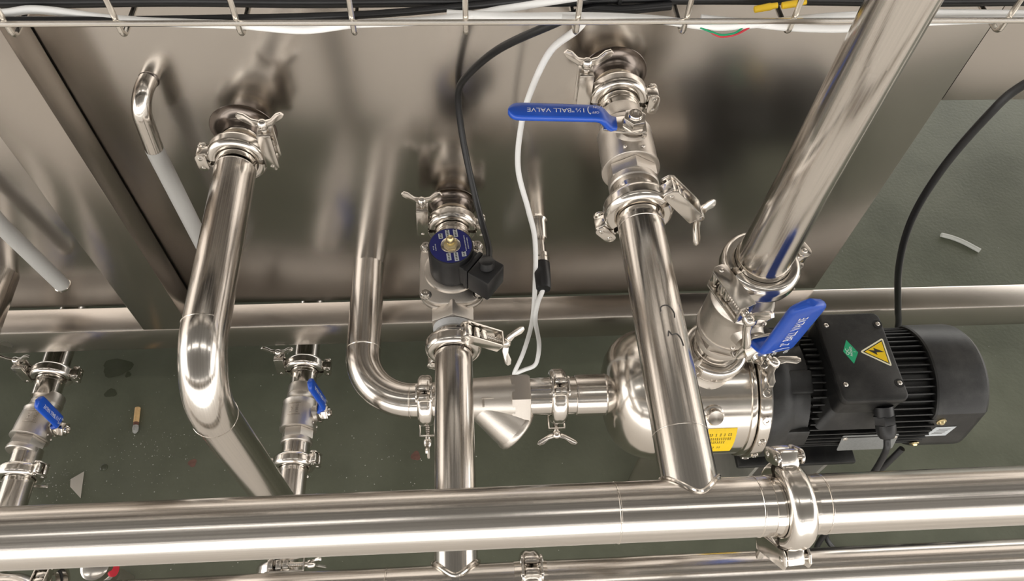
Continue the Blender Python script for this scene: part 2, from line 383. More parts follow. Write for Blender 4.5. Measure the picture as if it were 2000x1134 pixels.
# ================================================================== PIPE CLAMPS (three-part sanitary clamps)
def clamp_meshes():
    D = {}
    ringp = [(-8, 20.5), (-8.6, 24.0), (-7.8, 26.4), (-5.4, 28.2), (-2.6, 28.8), (0, 28.3), (2.6, 28.8), (5.4, 28.2), (7.8, 26.4), (8.6, 24.0), (8, 20.5)]
    def jaw(sgn):
        m = MB()
        a0, a1 = (math.radians(7), math.radians(173)) if sgn > 0 else (math.radians(187), math.radians(353))
        m.lathe(ringp, seg=36, a0=a0, a1=a1, closed_prof=True)
        m.box((31.5, sgn * 4.9, 0), (12, 7, 12), 1.6)
        m.box((-32.0, sgn * 5.2, 0), (12, 7.4, 13), 2.2)
        return mat_mesh(m, 'jaw', 'clamp_steel', 40)
    D['jaw_a'] = jaw(1); D['jaw_b'] = jaw(-1)
    m = MB()
    for z in (-8.1, 8.1):
        pts = [(-33 + 5.2 * math.cos(t), 6 + 5.2 * math.sin(t)) for t in [PI * k / 6 for k in range(7)]] + [(-33 + 5.2 * math.cos(t), -6 + 5.2 * math.sin(t)) for t in [PI + PI * k / 6 for k in range(7)]]
        m.prism(pts, z - .9, z + .9, .3)
    D['hinge_link'] = mat_mesh(m, 'hinge_link', 'clamp_steel')
    m = MB(); m.lathe([(-10, 0), (-9.6, 1.8), (-8.6, 2.5), (8.6, 2.5), (9.6, 1.8), (10, 0)], seg=14)
    D['rivet'] = mat_mesh(m, 'rivet', 'clamp_steel')
    m = MB()
    for z in (-8.3, 8.3):
        pts = [(27, -8), (30, -10.5), (36, -10.5), (39.5, -7), (40, 33), (27, 35)]
        m.prism(pts, z - .85, z + .85, .3)
    m.box((33.5, 34.2, 0), (13, 2.0, 18.2), .5)
    D['bolt_bracket'] = mat_mesh(m, 'bolt_bracket', 'clamp_steel')
    m = MB(); m.lathe([(8, 0), (8, 2.7)] + [(8 + i * 1.2, 2.7 + (.35 if i % 2 else 0)) for i in range(1, 28)] + [(41, 2.7)], (33.5, 0, 0), (0, 1, 0), 14)
    m.box((33.5, 13, 0), (8, 6.5, 10.5), 1.0)
    D['bolt'] = mat_mesh(m, 'bolt', 'clamp_steel', 30)
    m = MB(); m.lathe([(38, 0), (38, 4.6), (40, 5.2), (45, 4.6), (47, 2.5), (47.4, 0)], (33.5, 0, 0), (0, 1, 0), 16)
    for sg in (-1, 1):
        pts = [(sg * 2.5, 39.5), (sg * 8, 41), (sg * 14, 46), (sg * 19, 50.5), (sg * 20.3, 54), (sg * 18, 56.5), (sg * 13.5, 55), (sg * 8, 48.5), (sg * 3, 46.5)]
        if sg < 0: pts = pts[::-1]
        m.prism(pts, -1.7, 1.7, .7, M=Matrix.Translation((33.5, 0, 0)) @ Matrix.Scale(1.08, 4, (1, 0, 0)))
    D['wing_nut'] = mat_mesh(m, 'wing_nut', 'clamp_steel', 40)
    m = MB(); m.lathe([(-.9, 18.5), (-.9, 25.6), (.9, 25.6), (.9, 18.5)], seg=40, closed_prof=True)
    D['gasket'] = mat_mesh(m, 'gasket', 'gasket_dark')
    return D
CM = clamp_meshes()
def clamp(loc, axis, side, label, k=1.0, group='tri-clamps on the pipework', wing=0.0, ys=1.0):
    """axis x side = the way the wing bolt points; k scales it to the pipe"""
    r = tag(empty('pipe_clamp', loc), label, 'pipe clamp', group)
    F = frame((0, 0, 0), axis, side) @ Matrix.Scale(k, 4)
    inst('jaw', CM['jaw_a'], r, F); inst('jaw', CM['jaw_b'], r, F); inst('hinge_link', CM['hinge_link'], r, F)
    for y in (-6, 6): inst('hinge_pin', CM['rivet'], r, F @ Matrix.Translation((-33, y, 0)))
    FB = F; F = F @ Matrix.Scale(ys, 4, (0, 1, 0))
    inst('bolt_bracket', CM['bolt_bracket'], r, F); inst('bracket_pin', CM['rivet'], r, F @ Matrix.Translation((33, -5.2, 0)))
    inst('bolt', CM['bolt'], r, F); inst('wing_nut', CM['wing_nut'], r, F @ Matrix.Translation((33.5, 0, 0)) @ Matrix.Rotation(wing, 4, 'Y') @ Matrix.Translation((-33.5, 0, 0)))
    inst('gasket', CM['gasket'], r, FB)
    return r
def ferrule(mb, c, d, r, k=1.0, L=14):
    """pair of flared rims that a clamp squeezes together (centre c, along d)"""
    for sg in (-1, 1):
        mb.lathe([(.9 * sg * k, r * .9), (.9 * sg * k, 25.2 * k), (3.2 * sg * k, 25.2 * k), (5.6 * sg * k, r + 1.0), (L * sg * k, r + .5), (L * sg * k + .3 * sg, r - .5)], c, d, 40, caps=False)

# ================================================================== BALL VALVES
def hexpts(r, a=0.0): return [(r * math.cos(a + k * PI / 3), r * math.sin(a + k * PI / 3)) for k in range(6)]
def valve_meshes():
    D = {}
    m = MB()
    m.lathe([(-34, 17), (-33, 20.5), (-25, 21.6), (-20, 24.0), (-19.2, 25.1), (-18, 25.2), (-17.2, 24.4), (-8, 25.0), (6, 25.2), (16, 24.8), (20.5, 24.6), (21, 25.9), (24.2, 25.9), (24.8, 24.8), (25, 19)], seg=44)
    # boss towards the stem (+Y)
    m.lathe([(14, 15), (20, 14), (25, 12.2), (28.2, 11.6), (28.6, 10.5), (28.6, 0)], (0, 0, 0), (0, 1, 0), 28)
    for x, z in ((-8, 17), (8, 17), (9, -14)): m.ball((x, 23.6, z), 2.0)
    D['body'] = mat_mesh(m, 'valve_body', 'cast_steel', 50)
    m = MB(); m.prism(hexpts(22.6, PI / 6), 25, 38, 1.0); m.lathe([(38, 18), (38, 21.4), (40, 22), (44, 22), (45.2, 21), (45.2, 17)], seg=40)
    D['hex_front'] = mat_mesh(m, 'hex_end', 'cast_steel')
    m = MB(); m.lathe([(-46, 17.5), (-46, 19.6), (-44, 20.4), (-36, 20.8), (-33, 21.4), (-30, 21.4)], seg=40)
    D['hex_back'] = mat_mesh(m, 'end_collar', 'cast_steel')
    m = MB()   # gland and hex nuts on the stem
    m.prism(hexpts(8.6), 28.4, 31.2, .4); m.lathe([(28, 6.2), (45, 6.2), (46, 5.6), (46, 4.6), (43.5, 4.4), (43.5, 0)], seg=18)
    D['stem'] = mat_mesh(m, 'stem', 'clamp_steel')
    m = MB(); m.prism(hexpts(10.2, .3), 34.0, 43.0, .9); m.lathe([(33.2, 10.4), (34.2, 10.4)], seg=24)
    D['nut'] = mat_mesh(m, 'stem_nut', 'clamp_steel')
    # lever, lever frame: +X along the lever, +Z out along the stem
    m = MB(); pts = [(-11, -8), (-4, -11), (8, -10), (22, -7.2), (26, -7.2), (26, 7.2), (22, 7.2), (8, 10), (-4, 11), (-11, 8)]
    m.prism(pts, 31.2, 33.4, .4)
    for y in (-8.5, 8.5): m.box((-9, y, 29.3), (4, 4, 4.5), .6)
    D['plate'] = mat_mesh(m, 'lever_plate', 'clamp_steel')
    m = MB(); path = [(15, 33.0, 7.6), (19, 33.6, 8.4), (22, 35.6, 8.6), (27, 41.5, 8.8), (30, 44.0, 8.9), (34, 45.0, 9.0), (60, 45.4, 9.2), (96, 45.8, 9.4)]
    for k in range(1, 7):
        a = PI / 2 * k / 6; path.append((98 + 9.4 * math.sin(a), 45.8, max(.8, 9.4 * math.cos(a))))
    n = 12; vs = []; fs = []
    for i, (x, z, hw) in enumerate(path):
        j = min(i + 1, len(path) - 1); h = max(0, i - 1); t = Vector((path[j][0] - path[h][0], 0, path[j][1] - path[h][1])).normalized(); nn = Vector((-t.z, 0, t.x))
        th = 2.9; rr = 2.4; ring = rrect(2 * hw, 2 * th, min(rr, hw * .9), 2)
        for (py, pz) in ring: vs.append(Vector((x, py, z)) + nn * pz)
    q = len(ring)
    for i in range(len(path) - 1):
        for k in range(q): fs.append([i * q + k, i * q + (k + 1) % q, (i + 1) * q + (k + 1) % q, (i + 1) * q + k])
    fs.append(list(range(q))[::-1]); fs.append([(len(path) - 1) * q + k for k in range(q)])
    m.add(vs, fs); D['sleeve'] = mat_mesh(m, 'lever_sleeve', 'blue_vinyl', 50)
    return D
VM = valve_meshes()
def lever_text(size_str):
    m = MB()
    def put(s, size, x, y, sx=1.0):
        vs, fs = glyphs(s, size); zz = 45.5 + 3.45
        m.add([(x + v.x * sx, y + v.y, zz) for v in vs], fs)
    put('BALL VALVE', 7.0, 73, .6, 1.0); put(size_str, 7.0, 48.5, .2); put('ON', 3.6, 33.5, -3.8); put('OFF', 3.6, 34.5, 2.6)
    arc = [(39.2 + 1.6 * math.cos(t), 4.3 * math.sin(t), 49.0) for t in [-1.2 + 2.4 * k / 8 for k in range(9)]]
    for i in range(8):
        a, b = arc[i], arc[i + 1]; m.add([(a[0] - .4, a[1], a[2]), (a[0] + .4, a[1], a[2]), (b[0] + .4, b[1], b[2]), (b[0] - .4, b[1], b[2])], [[0, 1, 2, 3]])
    a = arc[-1]; m.add([(a[0] - 1.6, a[1] - .3, a[2]), (a[0] + .9, a[1] - .6, a[2]), (a[0] - .8, a[1] + 1.6, a[2])], [[0, 1, 2]])
    return mat_mesh(m, 'lever_lettering', 'white_print')
T15 = lever_text('1½"'); T2 = lever_text('2"')
def valve(loc, axis, stem, lever, label, k=1.0, text=None, lk=(1, 1, 1), marks=None):
    r = tag(empty('ball_valve', loc), label, 'ball valve', 'lever ball valves')
    z = Vector(axis).normalized(); y = Vector(stem).normalized(); x = y.cross(z)
    F = Matrix(((x.x, y.x, z.x, 0), (x.y, y.y, z.y, 0), (x.z, y.z, z.z, 0), (0, 0, 0, 1))) @ Matrix.Scale(k, 4)
    inst('valve_body', VM['body'], r, F); inst('hex_end', VM['hex_front'], r, F); inst('end_collar', VM['hex_back'], r, F)
    G0 = frame((0, 0, 0), stem, lever); G = G0 @ Matrix.Scale(k, 4)
    GL = G0 @ Matrix.Diagonal((lk[0] * k, lk[1] * k, lk[2] * k, 1))
    inst('stem', VM['stem'], r, G); inst('stem_nut', VM['nut'], r, G)
    lv = inst('lever', VM['plate'], r, GL); sl = bpy.data.objects.new('lever_sleeve', VM['sleeve']); COL.objects.link(sl); sl.parent = lv
    sl['label'] = 'blue vinyl lever sleeve with white lettering'
    tx = bpy.data.objects.new('lettering', text or T15); COL.objects.link(tx); tx.parent = lv
    if marks:
        inst('cast_mark', marks, r, F)
    return r
def cast_marks():
    """raised cast characters in a little frame on the side of the body (faces local -X)"""
    m = MB()
    rows = ['304', 'PN63']
    for i, s in enumerate(rows):
        vs, fs = glyphs(s, 6.0)
        for dz in (0,):
            P = []
            for v in vs:
                a = PI - (v.y - 4 + 8 * i) / 25.0     # wrap round the barrel
                P.append((25.7 * math.cos(a), 25.7 * math.sin(a), v.x))
            m.add(P, fs)
    for (z0, z1, a0, a1) in ((-9, -8.2, -.36, .36), (8.2, 9, -.36, .36)):
        for q in range(6):
            b0 = PI + a0 + (a1 - a0) * q / 6; b1 = PI + a0 + (a1 - a0) * (q + 1) / 6
            m.add([(25.8 * math.cos(b0), 25.8 * math.sin(b0), z0), (25.8 * math.cos(b1), 25.8 * math.sin(b1), z0), (25.8 * math.cos(b1), 25.8 * math.sin(b1), z1), (25.8 * math.cos(b0), 25.8 * math.sin(b0), z1)], [[0, 1, 2, 3]])
    return mat_mesh(m, 'cast_mark', 'clamp_steel')

# ================================================================== PIPES
R0 = 19.05
def pipe(name, path, r, label, mat='tube_steel', seg=40, group=None):
    o = MB().tube(path, r, seg).build(name, mat); return tag(o, label, 'pipe', group)
def weld(parent, o, d, r, t=.9, mat='ferrule_steel'):
    m = MB(); ring_weld(m, o, d, r, t); return m.build('weld_seam', mat, parent)
def collar(parent, c, d, r, k=1.0, L=14):
    m = MB(); ferrule(m, c, d, r, k, L); return m.build('ferrule', 'ferrule_steel', parent)

# --- the thick header across the foreground (branch 2 enters it)
MZ, MY = 580.0, 142.3
main = pipe('header_pipe', [(-700 + i * 70, MY, MZ) for i in range(21)], 19.2, 'thick polished steel header pipe running straight across the foreground', 'main_steel', 64)
c10x = 206.0
for x in (92, c10x + 22, c10x - 22): weld(main, (x, MY, MZ), (1, 0, 0), 19.2, .7)
collar(main, (c10x, MY, MZ), (1, 0, 0), 19.2)
clamp((c10x, MY, MZ), (1, 0.05, 0), (0, -.83, -.55), 'shiny clamp around the foreground header pipe, in front of the pump', 1.0)

# --- branch from the tank into the header, with the 1 1/2 valve
BX = 144.0
br = pipe('branch_pipe', [(BX, y, 579) for y in (380, 300, 200, 160, MY)], R0, 'straight polished branch pipe with pen marks, from valve down into the header pipe', seg=48)
MB().tube([(BX, 564, 579), (BX, 548, 579), (BX, 530, 579), (BX, 504, 579)], 18.4, 40).build('weld_stub', 'ferrule_steel', br)
MB().tube([(BX, 424, 579), (BX, 400, 579), (BX, 380, 579)], 18.0, 40).build('valve_stub', 'tube_steel', br)
mb = MB(); mb.lathe([(-1.5, 18.4), (-.5, 19.7), (1, 20.0), (2.5, 18.4)], (BX, 547, 579), (0, 1, 0), 44, caps=False); mb.build('weld_seam', 'weld_steel', br)
collar(br, (BX, 529, 579), (0, 1, 0), 18.4); collar(br, (BX, 395, 579), (0, 1, 0), 18.3, 1.0, 17)
weld(br, (BX, 376, 579), (0, 1, 0), R0, .5); weld(br, (BX, 195, 579), (0, 1, 0), R0, .5)
# saddle weld round the tee
m = MB(); pts = []
for k in range(48):
    a = 2 * PI * k / 48; x = 19.6 * math.cos(a); z = 19.3 * math.sin(a); y = math.sqrt(max(0, 19.9 ** 2 - min(abs(z), 19.6) ** 2)); pts.append((BX + x, MY + y + .5, 579.6 + z))
m.tube(pts, 1.5, 8, closed=True); m.build('saddle_weld', 'ferrule_steel', br)
# pen scribbles on top of the branch
def pen(parent, pts, ax, az, r):
    P = []
    for (u, yy) in [(q.x, q.y) for q in spline([(p[0], p[1], 0) for p in pts], 8)]:
        a = u / r; P.append((ax + (r + .05) * math.sin(a), yy, az + (r + .05) * math.cos(a)))
    MB().tube(P, .5, 6).build('pen_mark', 'ink_pen', parent)
pen(br, [(-3, 283), (-2, 287), (3, 288), (7, 283), (7, 278)], BX, 579, R0)
pen(br, [(-1, 262), (0, 266), (2, 263), (6, 264), (9, 260), (10, 255)], BX, 579, R0)
clamp((BX, 529, 579), (0, 1, 0), (-1, 0, 0), 'clamp at the tank outlet behind the horizontal blue lever, wing nut up', 1.0)
clamp((BX, 395, 579), (0, 1, 0), (.75, 0, .66), 'clamp just below the horizontal blue-lever valve, bracket pointing down right', 1.02, wing=2.2)
valve((BX, 462, 579), (0, -1, 0), (0, 0, 1), (-1, .04, 0), 'ball valve with horizontal blue lever reading 1½ inch, upper right of centre', .98, T15, (1.02, 1, 1))

# --- bent pipe on the left: out of the tank and down
bx = -222.0
bp = pipe('bent_pipe', fillet([(bx, 508, 513), (bx + 2, 276, 513), (bx + 2, 276, 90)], 55, 24), R0 + .4, 'fat polished pipe leaving the tank at left and elbowing down to the floor', seg=48)
MB().tube([(bx, 566, 513), (bx, 545, 513), (bx, 520, 513)], 18.6, 40).build('weld_stub', 'ferrule_steel', bp)
mb = MB(); mb.lathe([(-1.5, 18.4), (-.5, 19.7), (1, 20.0), (2.5, 18.4)], (bx, 543, 513), (0, 1, 0), 44, caps=False); mb.build('weld_seam', 'weld_steel', bp)
collar(bp, (bx, 526, 513), (0, 1, 0), 18.6, 1.0)
weld(bp, (bx + 1, 333, 513), (0, 1, 0), R0 + .4, .6); weld(bp, (bx + 2, 276, 456), (0, 0, 1), R0 + .4, .6); weld(bp, (bx, 508, 513), (0, 1, 0), R0 + .2, .6)
clamp((bx, 526, 513), (0, -1, 0), (1, 0, 0), 'clamp at the tank outlet of the fat bent pipe on the left', 1.0)

# --- pipe with the solenoid valve, down to the low header
mx = -16.5
mp = pipe('solenoid_line', [(mx, y, 389) for y in (378, 300, 220, 140.5)], R0, 'vertical-looking polished pipe below the solenoid valve, passing under the header', seg=48)
MB().tube([(mx, 564, 389), (mx, 545, 389), (mx, 500, 389)], 18.4, 40).build('weld_stub', 'ferrule_steel', mp)
mb = MB(); mb.lathe([(-1.5, 18.4), (-.5, 19.5), (1, 19.8), (2.5, 18.4)], (mx, 549, 389), (0, 1, 0), 44, caps=False); mb.build('weld_seam', 'weld_steel', mp)
MB().tube([(mx, 404, 389), (mx, 392, 389), (mx, 376, 389)], 18.0, 40).build('threaded_stub', 'ferrule_steel', mp)
collar(mp, (mx, 533, 389), (0, 1, 0), 18.4); collar(mp, (mx, 375, 389), (0, 1, 0), 18.2, 1.0)
clamp((mx, 533, 389), (0, 1, 0), (-1, 0, .05), 'clamp at the tank outlet tucked behind the solenoid valve', 1.0)
clamp((mx, 375, 389), (0, 1, 0), (.55, 0, .83), 'clamp below the solenoid valve with white-shining wing nut at right', 1.0, wing=2.35)
# low header under the main one
lh = pipe('low_header_pipe', [(-600 + i * 65, 140.5, 389) for i in range(24)], R0, 'second polished header pipe along the bottom picture edge, below the main one', 'main_steel', 56)
m = MB(); pts = []
for k in range(48):
    a = 2 * PI * k / 48; x = 19.6 * math.cos(a); z = 19.2 * math.sin(a); y = math.sqrt(max(0, 19.9 ** 2 - min(abs(z), 19.5) ** 2)); pts.append((mx + x, 140.5 + y + .8, 389 + z))
m.tube(pts, 2.2, 10, closed=True); m.build('saddle_weld', 'ferrule_steel', lh)
for x in (-75, 34): weld(lh, (x, 140.5, 389), (1, 0, 0), R0, .8)
c16 = 47.0
collar(lh, (c16, 140.5, 389), (1, 0, 0), R0)
clamp((c16, 140.5, 389), (-1, 0, 0), (0, -.2, -.98), 'clamp on the second header pipe, peeping out below the main header at centre', .98)

# --- elbow from the tank into the strainer
EY, EZ = 373.0, 268.0
ex = -127.0
ep = pipe('elbow_pipe', fillet([(ex, 566, 270), (ex, EY, EZ), (-54, EY, EZ)], 62, 24), 20.3, 'polished suction elbow curving from the tank to the right towards the pump', seg=48)
weld(ep, (ex, 442, 269), (0, 1, 0), 20.3, .8); weld(ep, (-70, EY, EZ), (1, 0, 0), 20.3, .8)
collar(ep, (-52, EY, EZ), (1, 0, 0), 20.0, 1.05)
clamp((-52, EY, EZ), (-1, 0, 0), (0, .2, -.98), 'clamp between the suction elbow and the strainer, half behind a pipe', 1.03)
# ================================================================== Y STRAINER
st = tag(empty('y_strainer', (18, EY, EZ - 40)), 'dull cast steel Y-strainer between suction elbow and pump inlet', 'strainer')
m = MB(); m.lathe([(-34, 20), (-32, 25), (-18, 25.5), (-14, 23.5), (30, 25), (44, 25.8), (50, 26)], (0, EY, EZ), (1, 0, 0), 44)
bd = Vector((.75, -.47, -.46)).normalized()
m.lathe([(0, 23), (22, 25), (42, 27.5), (52, 28.4)], (10, EY, EZ), bd, 40)
m.build('strainer_body', 'cast_steel', st, 50)
m = MB(); m.lathe([(52, 26), (52, 28.6), (55, 29.6), (58, 29.2), (60, 27.5), (61, 23), (61, 0)], (10, EY, EZ), bd, 40); m.lathe([(60, 9), (64, 8.6), (64.6, 0)], (10, EY, EZ), bd, 6)
m.build('strainer_cap', 'cast_steel', st, 40)
Fx = frame((0, EY, EZ), (1, 0, 0), (0, -.5, .86))
MB().prism(hexpts(29.5, 0), 46, 68, 1.4, M=Fx).build('hex_end', 'cast_steel', st)
m = MB(); m.box((14, EY - 14.5, EZ + 19.8), (3, 10, 4), 1.0); m.box((19, EY - 10, EZ + 22), (14, 2, 3), .8, )
m.build('cast_rib', 'cast_steel', st)

# ================================================================== PUMP AND MOTOR
pu = tag(empty('pump', (330, EY, 0)), 'stainless centrifugal pump with black finned motor and terminal box on top', 'pump')
def AX(prof, name, mat, seg=64, sharp=35):
    m = MB(); m.lathe(prof, (0, EY, EZ), (1, 0, 0), seg); return m.build(name, mat, pu, sharp)
AX([(66, 21.4), (70, 22), (121, 22.4), (121.6, 24.0), (123, 24.2), (124, 24.2), (155, 24.4), (156.5, 25.8), (157.6, 25.8), (158, 24)], 'inlet_stub', 'tube_steel', 48)
AX([(156, 25), (157.6, 36), (161, 47), (167, 57), (176, 65.5), (187, 71.6), (198, 74.8), (203, 75.4), (204, 76.8), (207, 77.0), (208.5, 76.0), (209, 73.4), (211, 73.2), (306, 73.2)], 'pump_casing', 'pump_steel', 72)
m = MB(); m.lathe([(304, 73), (305, 75.5), (308, 76), (311, 75), (312, 73)], (0, EY, EZ), (1, 0, 0), 64)
m.lathe([(312, 72), (313, 77.5), (315, 78.5), (325, 78.5), (327, 77), (327, 70)], (0, EY, EZ), (1, 0, 0), 64); m.build('flange_ring', 'ferrule_steel', pu)
for k in range(16):
    a = 2 * PI * k / 16 + .1; c = Vector((319.5, EY - 78.4 * math.sin(a), EZ + 78.4 * math.cos(a))); nr = Vector((0, -math.sin(a), math.cos(a)))
    m = MB(); m.lathe([(0, 5), (1.2, 5), (1.8, 4.2), (1.8, 2.2), (.6, 1.8), (.6, 0)], c, nr, 14); m.build('flange_boss', 'ferrule_steel', pu)
# priming plug
a = math.radians(46); nr = Vector((0, -math.sin(a), math.cos(a))); c = Vector((262, EY, EZ)) + nr * 73
m = MB(); m.lathe([(-1, 12), (1.4, 11.6), (2, 9.8)], c, nr, 30); m.lathe([(1, 9.0), (8, 9.0), (9.4, 8.2), (9.6, 0)], c, nr, 30); m.build('priming_plug', 'ferrule_steel', pu)
# yellow sticker wrapped on the casing
def wrap(th, x, r): t = math.radians(th); return (x, EY - r * math.sin(t), EZ + r * math.cos(t))
m = MB(); n = 10; vs = []; fs = []
for i in range(n + 1):
    th = 59 + (92 - 59) * i / n; x0 = 249; x1 = 290.5
    vs += [wrap(th, x0, 73.5), wrap(th, x1, 73.5)]
for i in range(n): fs.append([2 * i, 2 * i + 1, 2 * i + 3, 2 * i + 2])
m.add(vs, fs); sk = m.build('warning_sticker', 'yellow_label', pu, label='yellow sticker with rows of small print')
rnd = random.Random(3); m = MB()
for row, (th, xa, xb) in enumerate(((66, 253, 285), (71, 253, 284), (75.5, 254, 279), (83.5, 256, 275))):
    x = xa
    while x < xb:
        if rnd.random() < .9:
            for q in range(3):
                t = th - 1.3 + q * 1.2; xx = x + rnd.random() * .5; ln = .9 + rnd.random() * .8
                m.add([wrap(t, xx, 73.62), wrap(t, xx + ln, 73.62), wrap(t + .55, xx + ln, 73.62), wrap(t + .55, xx, 73.62)], [[0, 1, 2, 3]])
            xx = x + .5 + rnd.random() * .7
            m.add([wrap(th - 1.5, xx, 73.63), wrap(th - 1.5, xx + .45, 73.63), wrap(th + 1.6, xx + .45, 73.63), wrap(th + 1.6, xx, 73.63)], [[0, 1, 2, 3]])
        x += 2.35
m.build('small_print', 'ink_brown', sk)
# discharge neck
RX = 260.5
m = MB(); p = [(62, 46), (70, 34), (74, 28), (78, 25.2), (84, 24)]
m.lathe([(66, 30), (71.5, 27.5), (75, 25.5), (80, 24.2), (98, 24.0)], (RX, EY, EZ), (0, 0, 1), 44, caps=False); ferrule(m, (RX, EY, 366), (0, 0, 1), 23.6, 1.2, 11)
m.build('discharge_neck', 'pump_steel', pu)
# black lantern and motor
AX([(327, 60), (327, 77), (330, 78), (345, 77), (352, 72), (366, 69), (372, 69), (372, 50)], 'motor_lantern', 'motor_black')
for th in (20, 75, 118, -30, -80):
    t = math.radians(th); nr = Vector((0, -math.sin(t), math.cos(t))); F = frame(Vector((352, EY, EZ)) + nr * 67, nr, (1, 0, 0))
    MB().box((0, 0, 0), (44, 26, 14), 2.5, M=F).build('lantern_lug', 'motor_black', pu)
AX([(368, 0), (368, 60.5), (522, 60.5), (522, 0)], 'motor_body', 'motor_black')
fin = MB(); fin.box((448, 0, 63.8), (146, 1.8, 9.0), .5); fm = mat_mesh(fin, 'cooling_fin', 'motor_black')
for k in range(52):
    th = 360 * k / 52
    if 150 < th < 215: continue
    o = inst('cooling_fin', fm, pu); R_ = Matrix.Rotation(math.radians(th), 4, 'X')
    o.matrix_local = Matrix.Translation(((0 - 330) * S, 0, EZ * S)) @ R_
# fan cover with flattened lower sides
def fan_prof():
    m = MB(); n = 60; rings = [(514, .93), (515, .985), (517, 1.0), (566, 1.0), (573, .985), (577.5, .94), (579, .88)]; vs = []; fs = []
    for x, k in rings:
        for q in range(n):
            t = 2 * PI * q / n; r = 71.5
            flat = math.radians(80)   # soft corner where the cover breaks towards its lower front face
            d = abs((t - flat + PI) % (2 * PI) - PI)
            r = min(r, 64.5 / max(.25, math.cos(d))) if d < .8 else r
            d2 = abs((t + flat + PI) % (2 * PI) - PI); r = min(r, 64.5 / max(.25, math.cos(d2))) if d2 < .8 else r
            vs.append((x, EY - r * k * math.sin(t), EZ + r * k * math.cos(t)))
    for i in range(len(rings) - 1):
        for q in range(n): fs.append([i * n + q, i * n + (q + 1) % n, (i + 1) * n + (q + 1) % n, (i + 1) * n + q])
    fs.append(list(range(n))[::-1]); fs.append([(len(rings) - 1) * n + q for q in range(n)]); m.add(vs, fs); return m
fan_prof().build('fan_cover', 'motor_black', pu, 25)
m = MB(); t = math.radians(80); nr = Vector((0, -math.sin(t), math.cos(t))); c = Vector((527, EY, EZ)) + nr * 64.4 + Vector((0, math.cos(t), math.sin(t))) * 18
m.lathe([(0, 5.4), (1.2, 5.4), (1.6, 3.6), (2.4, 3.4), (3.6, 2.4), (3.6, 0)], c, nr, 18); m.build('cover_screw', 'brass', pu)
m = MB(); t = math.radians(104); nr = Vector((0, -math.sin(t), math.cos(t))); c = Vector((516, EY, EZ)) + nr * 69
m.lathe([(0, 5.4), (1.2, 5.4), (1.6, 3.6), (3.6, 2.4), (3.6, 0)], c, nr, 18); m.build('cover_screw', 'brass', pu)
F = frame(wrap(81, 530, 64.7), (0, -math.sin(math.radians(80)), math.cos(math.radians(80))), (1, 0, 0))
m = MB(); m.prism([(-10, -10), (15, -10), (20, 8), (-4, 8)], 0, .4, M=F); sl2 = m.build('silver_label', 'silver_label', pu)
m = MB()
for q in range(4): m.add([(-4 + q * 1.6, -6 + q * 3, .5), (9 + q * 1.8, -6 + q * 3, .5), (9.4 + q * 1.8, -4.6 + q * 3, .5), (-3.6 + q * 1.6, -4.6 + q * 3, .5)], [[0, 1, 2, 3]], M=F)
m.build('label_print', 'grey_label', sl2)
# nameplate on the lower front
F = frame(wrap(91, 452, 69.6), (0, -math.sin(math.radians(72)), math.cos(math.radians(72))), (1, 0, 0))
npl = MB().prism(rrect(66, 26, 2), 0, .8, .2, M=F).build('nameplate', 'grey_label', pu)
m = MB()
for x in (-29, 29): m.lathe([(.6, 3.0), (1.6, 2.6), (2.2, 0)], F @ Vector((x, 8, 0)), F.to_3x3() @ Vector((0, 0, 1)), 14)
m.build('rivet', 'clamp_steel', npl)
# terminal box
bx0, bx1, by0, by1 = 389.5, 462.5, 313.5, 421.5; bz = 357.0
F = Matrix.Translation(((bx0 + bx1) / 2, (by0 + by1) / 2, 0))
m = MB(); m.prism(rrect(bx1 - bx0 - 3, by1 - by0 - 3, 7), 322, bz - 11, 0, M=F)
# skirt flaring on to the motor
a4 = rrect(bx1 - bx0 - 4, by1 - by0 - 4, 7); b4 = rrect(92, 126, 8); nq = len(a4)
m.add([(p[0] + F.translation.x, p[1] + F.translation.y, 326) for p in a4] + [(p[0] + F.translation.x, p[1] + F.translation.y + 2, 298) for p in b4], [[k, (k + 1) % nq, nq + (k + 1) % nq, nq + k] for k in range(nq)])
m.build('terminal_box', 'motor_black', pu)
lid = MB().prism(rrect(bx1 - bx0, by1 - by0, 8), bz - 10, bz, 2.2, M=F).build('terminal_lid', 'motor_black', pu)
for sx, sy in ((-1, -1), (1, -1), (-1, 1), (1, 1)):
    c = Vector((427 + sx * 29.6, 369.5 + sy * 36.5, bz))
    m = MB(); m.lathe([(-.2, 5.2), (.25, 5.2), (.25, 4.0), (.12, 3.9), (.12, 0)], c, (0, 0, 1), 18); m.build('screw_recess', 'gasket_dark', lid)
    m = MB(); m.lathe([(.1, 2.9), (1.0, 2.7), (1.4, 1.6), (.6, 1.2), (.6, 0)], c, (0, 0, 1), 14); m.build('lid_screw', 'clamp_steel', lid)
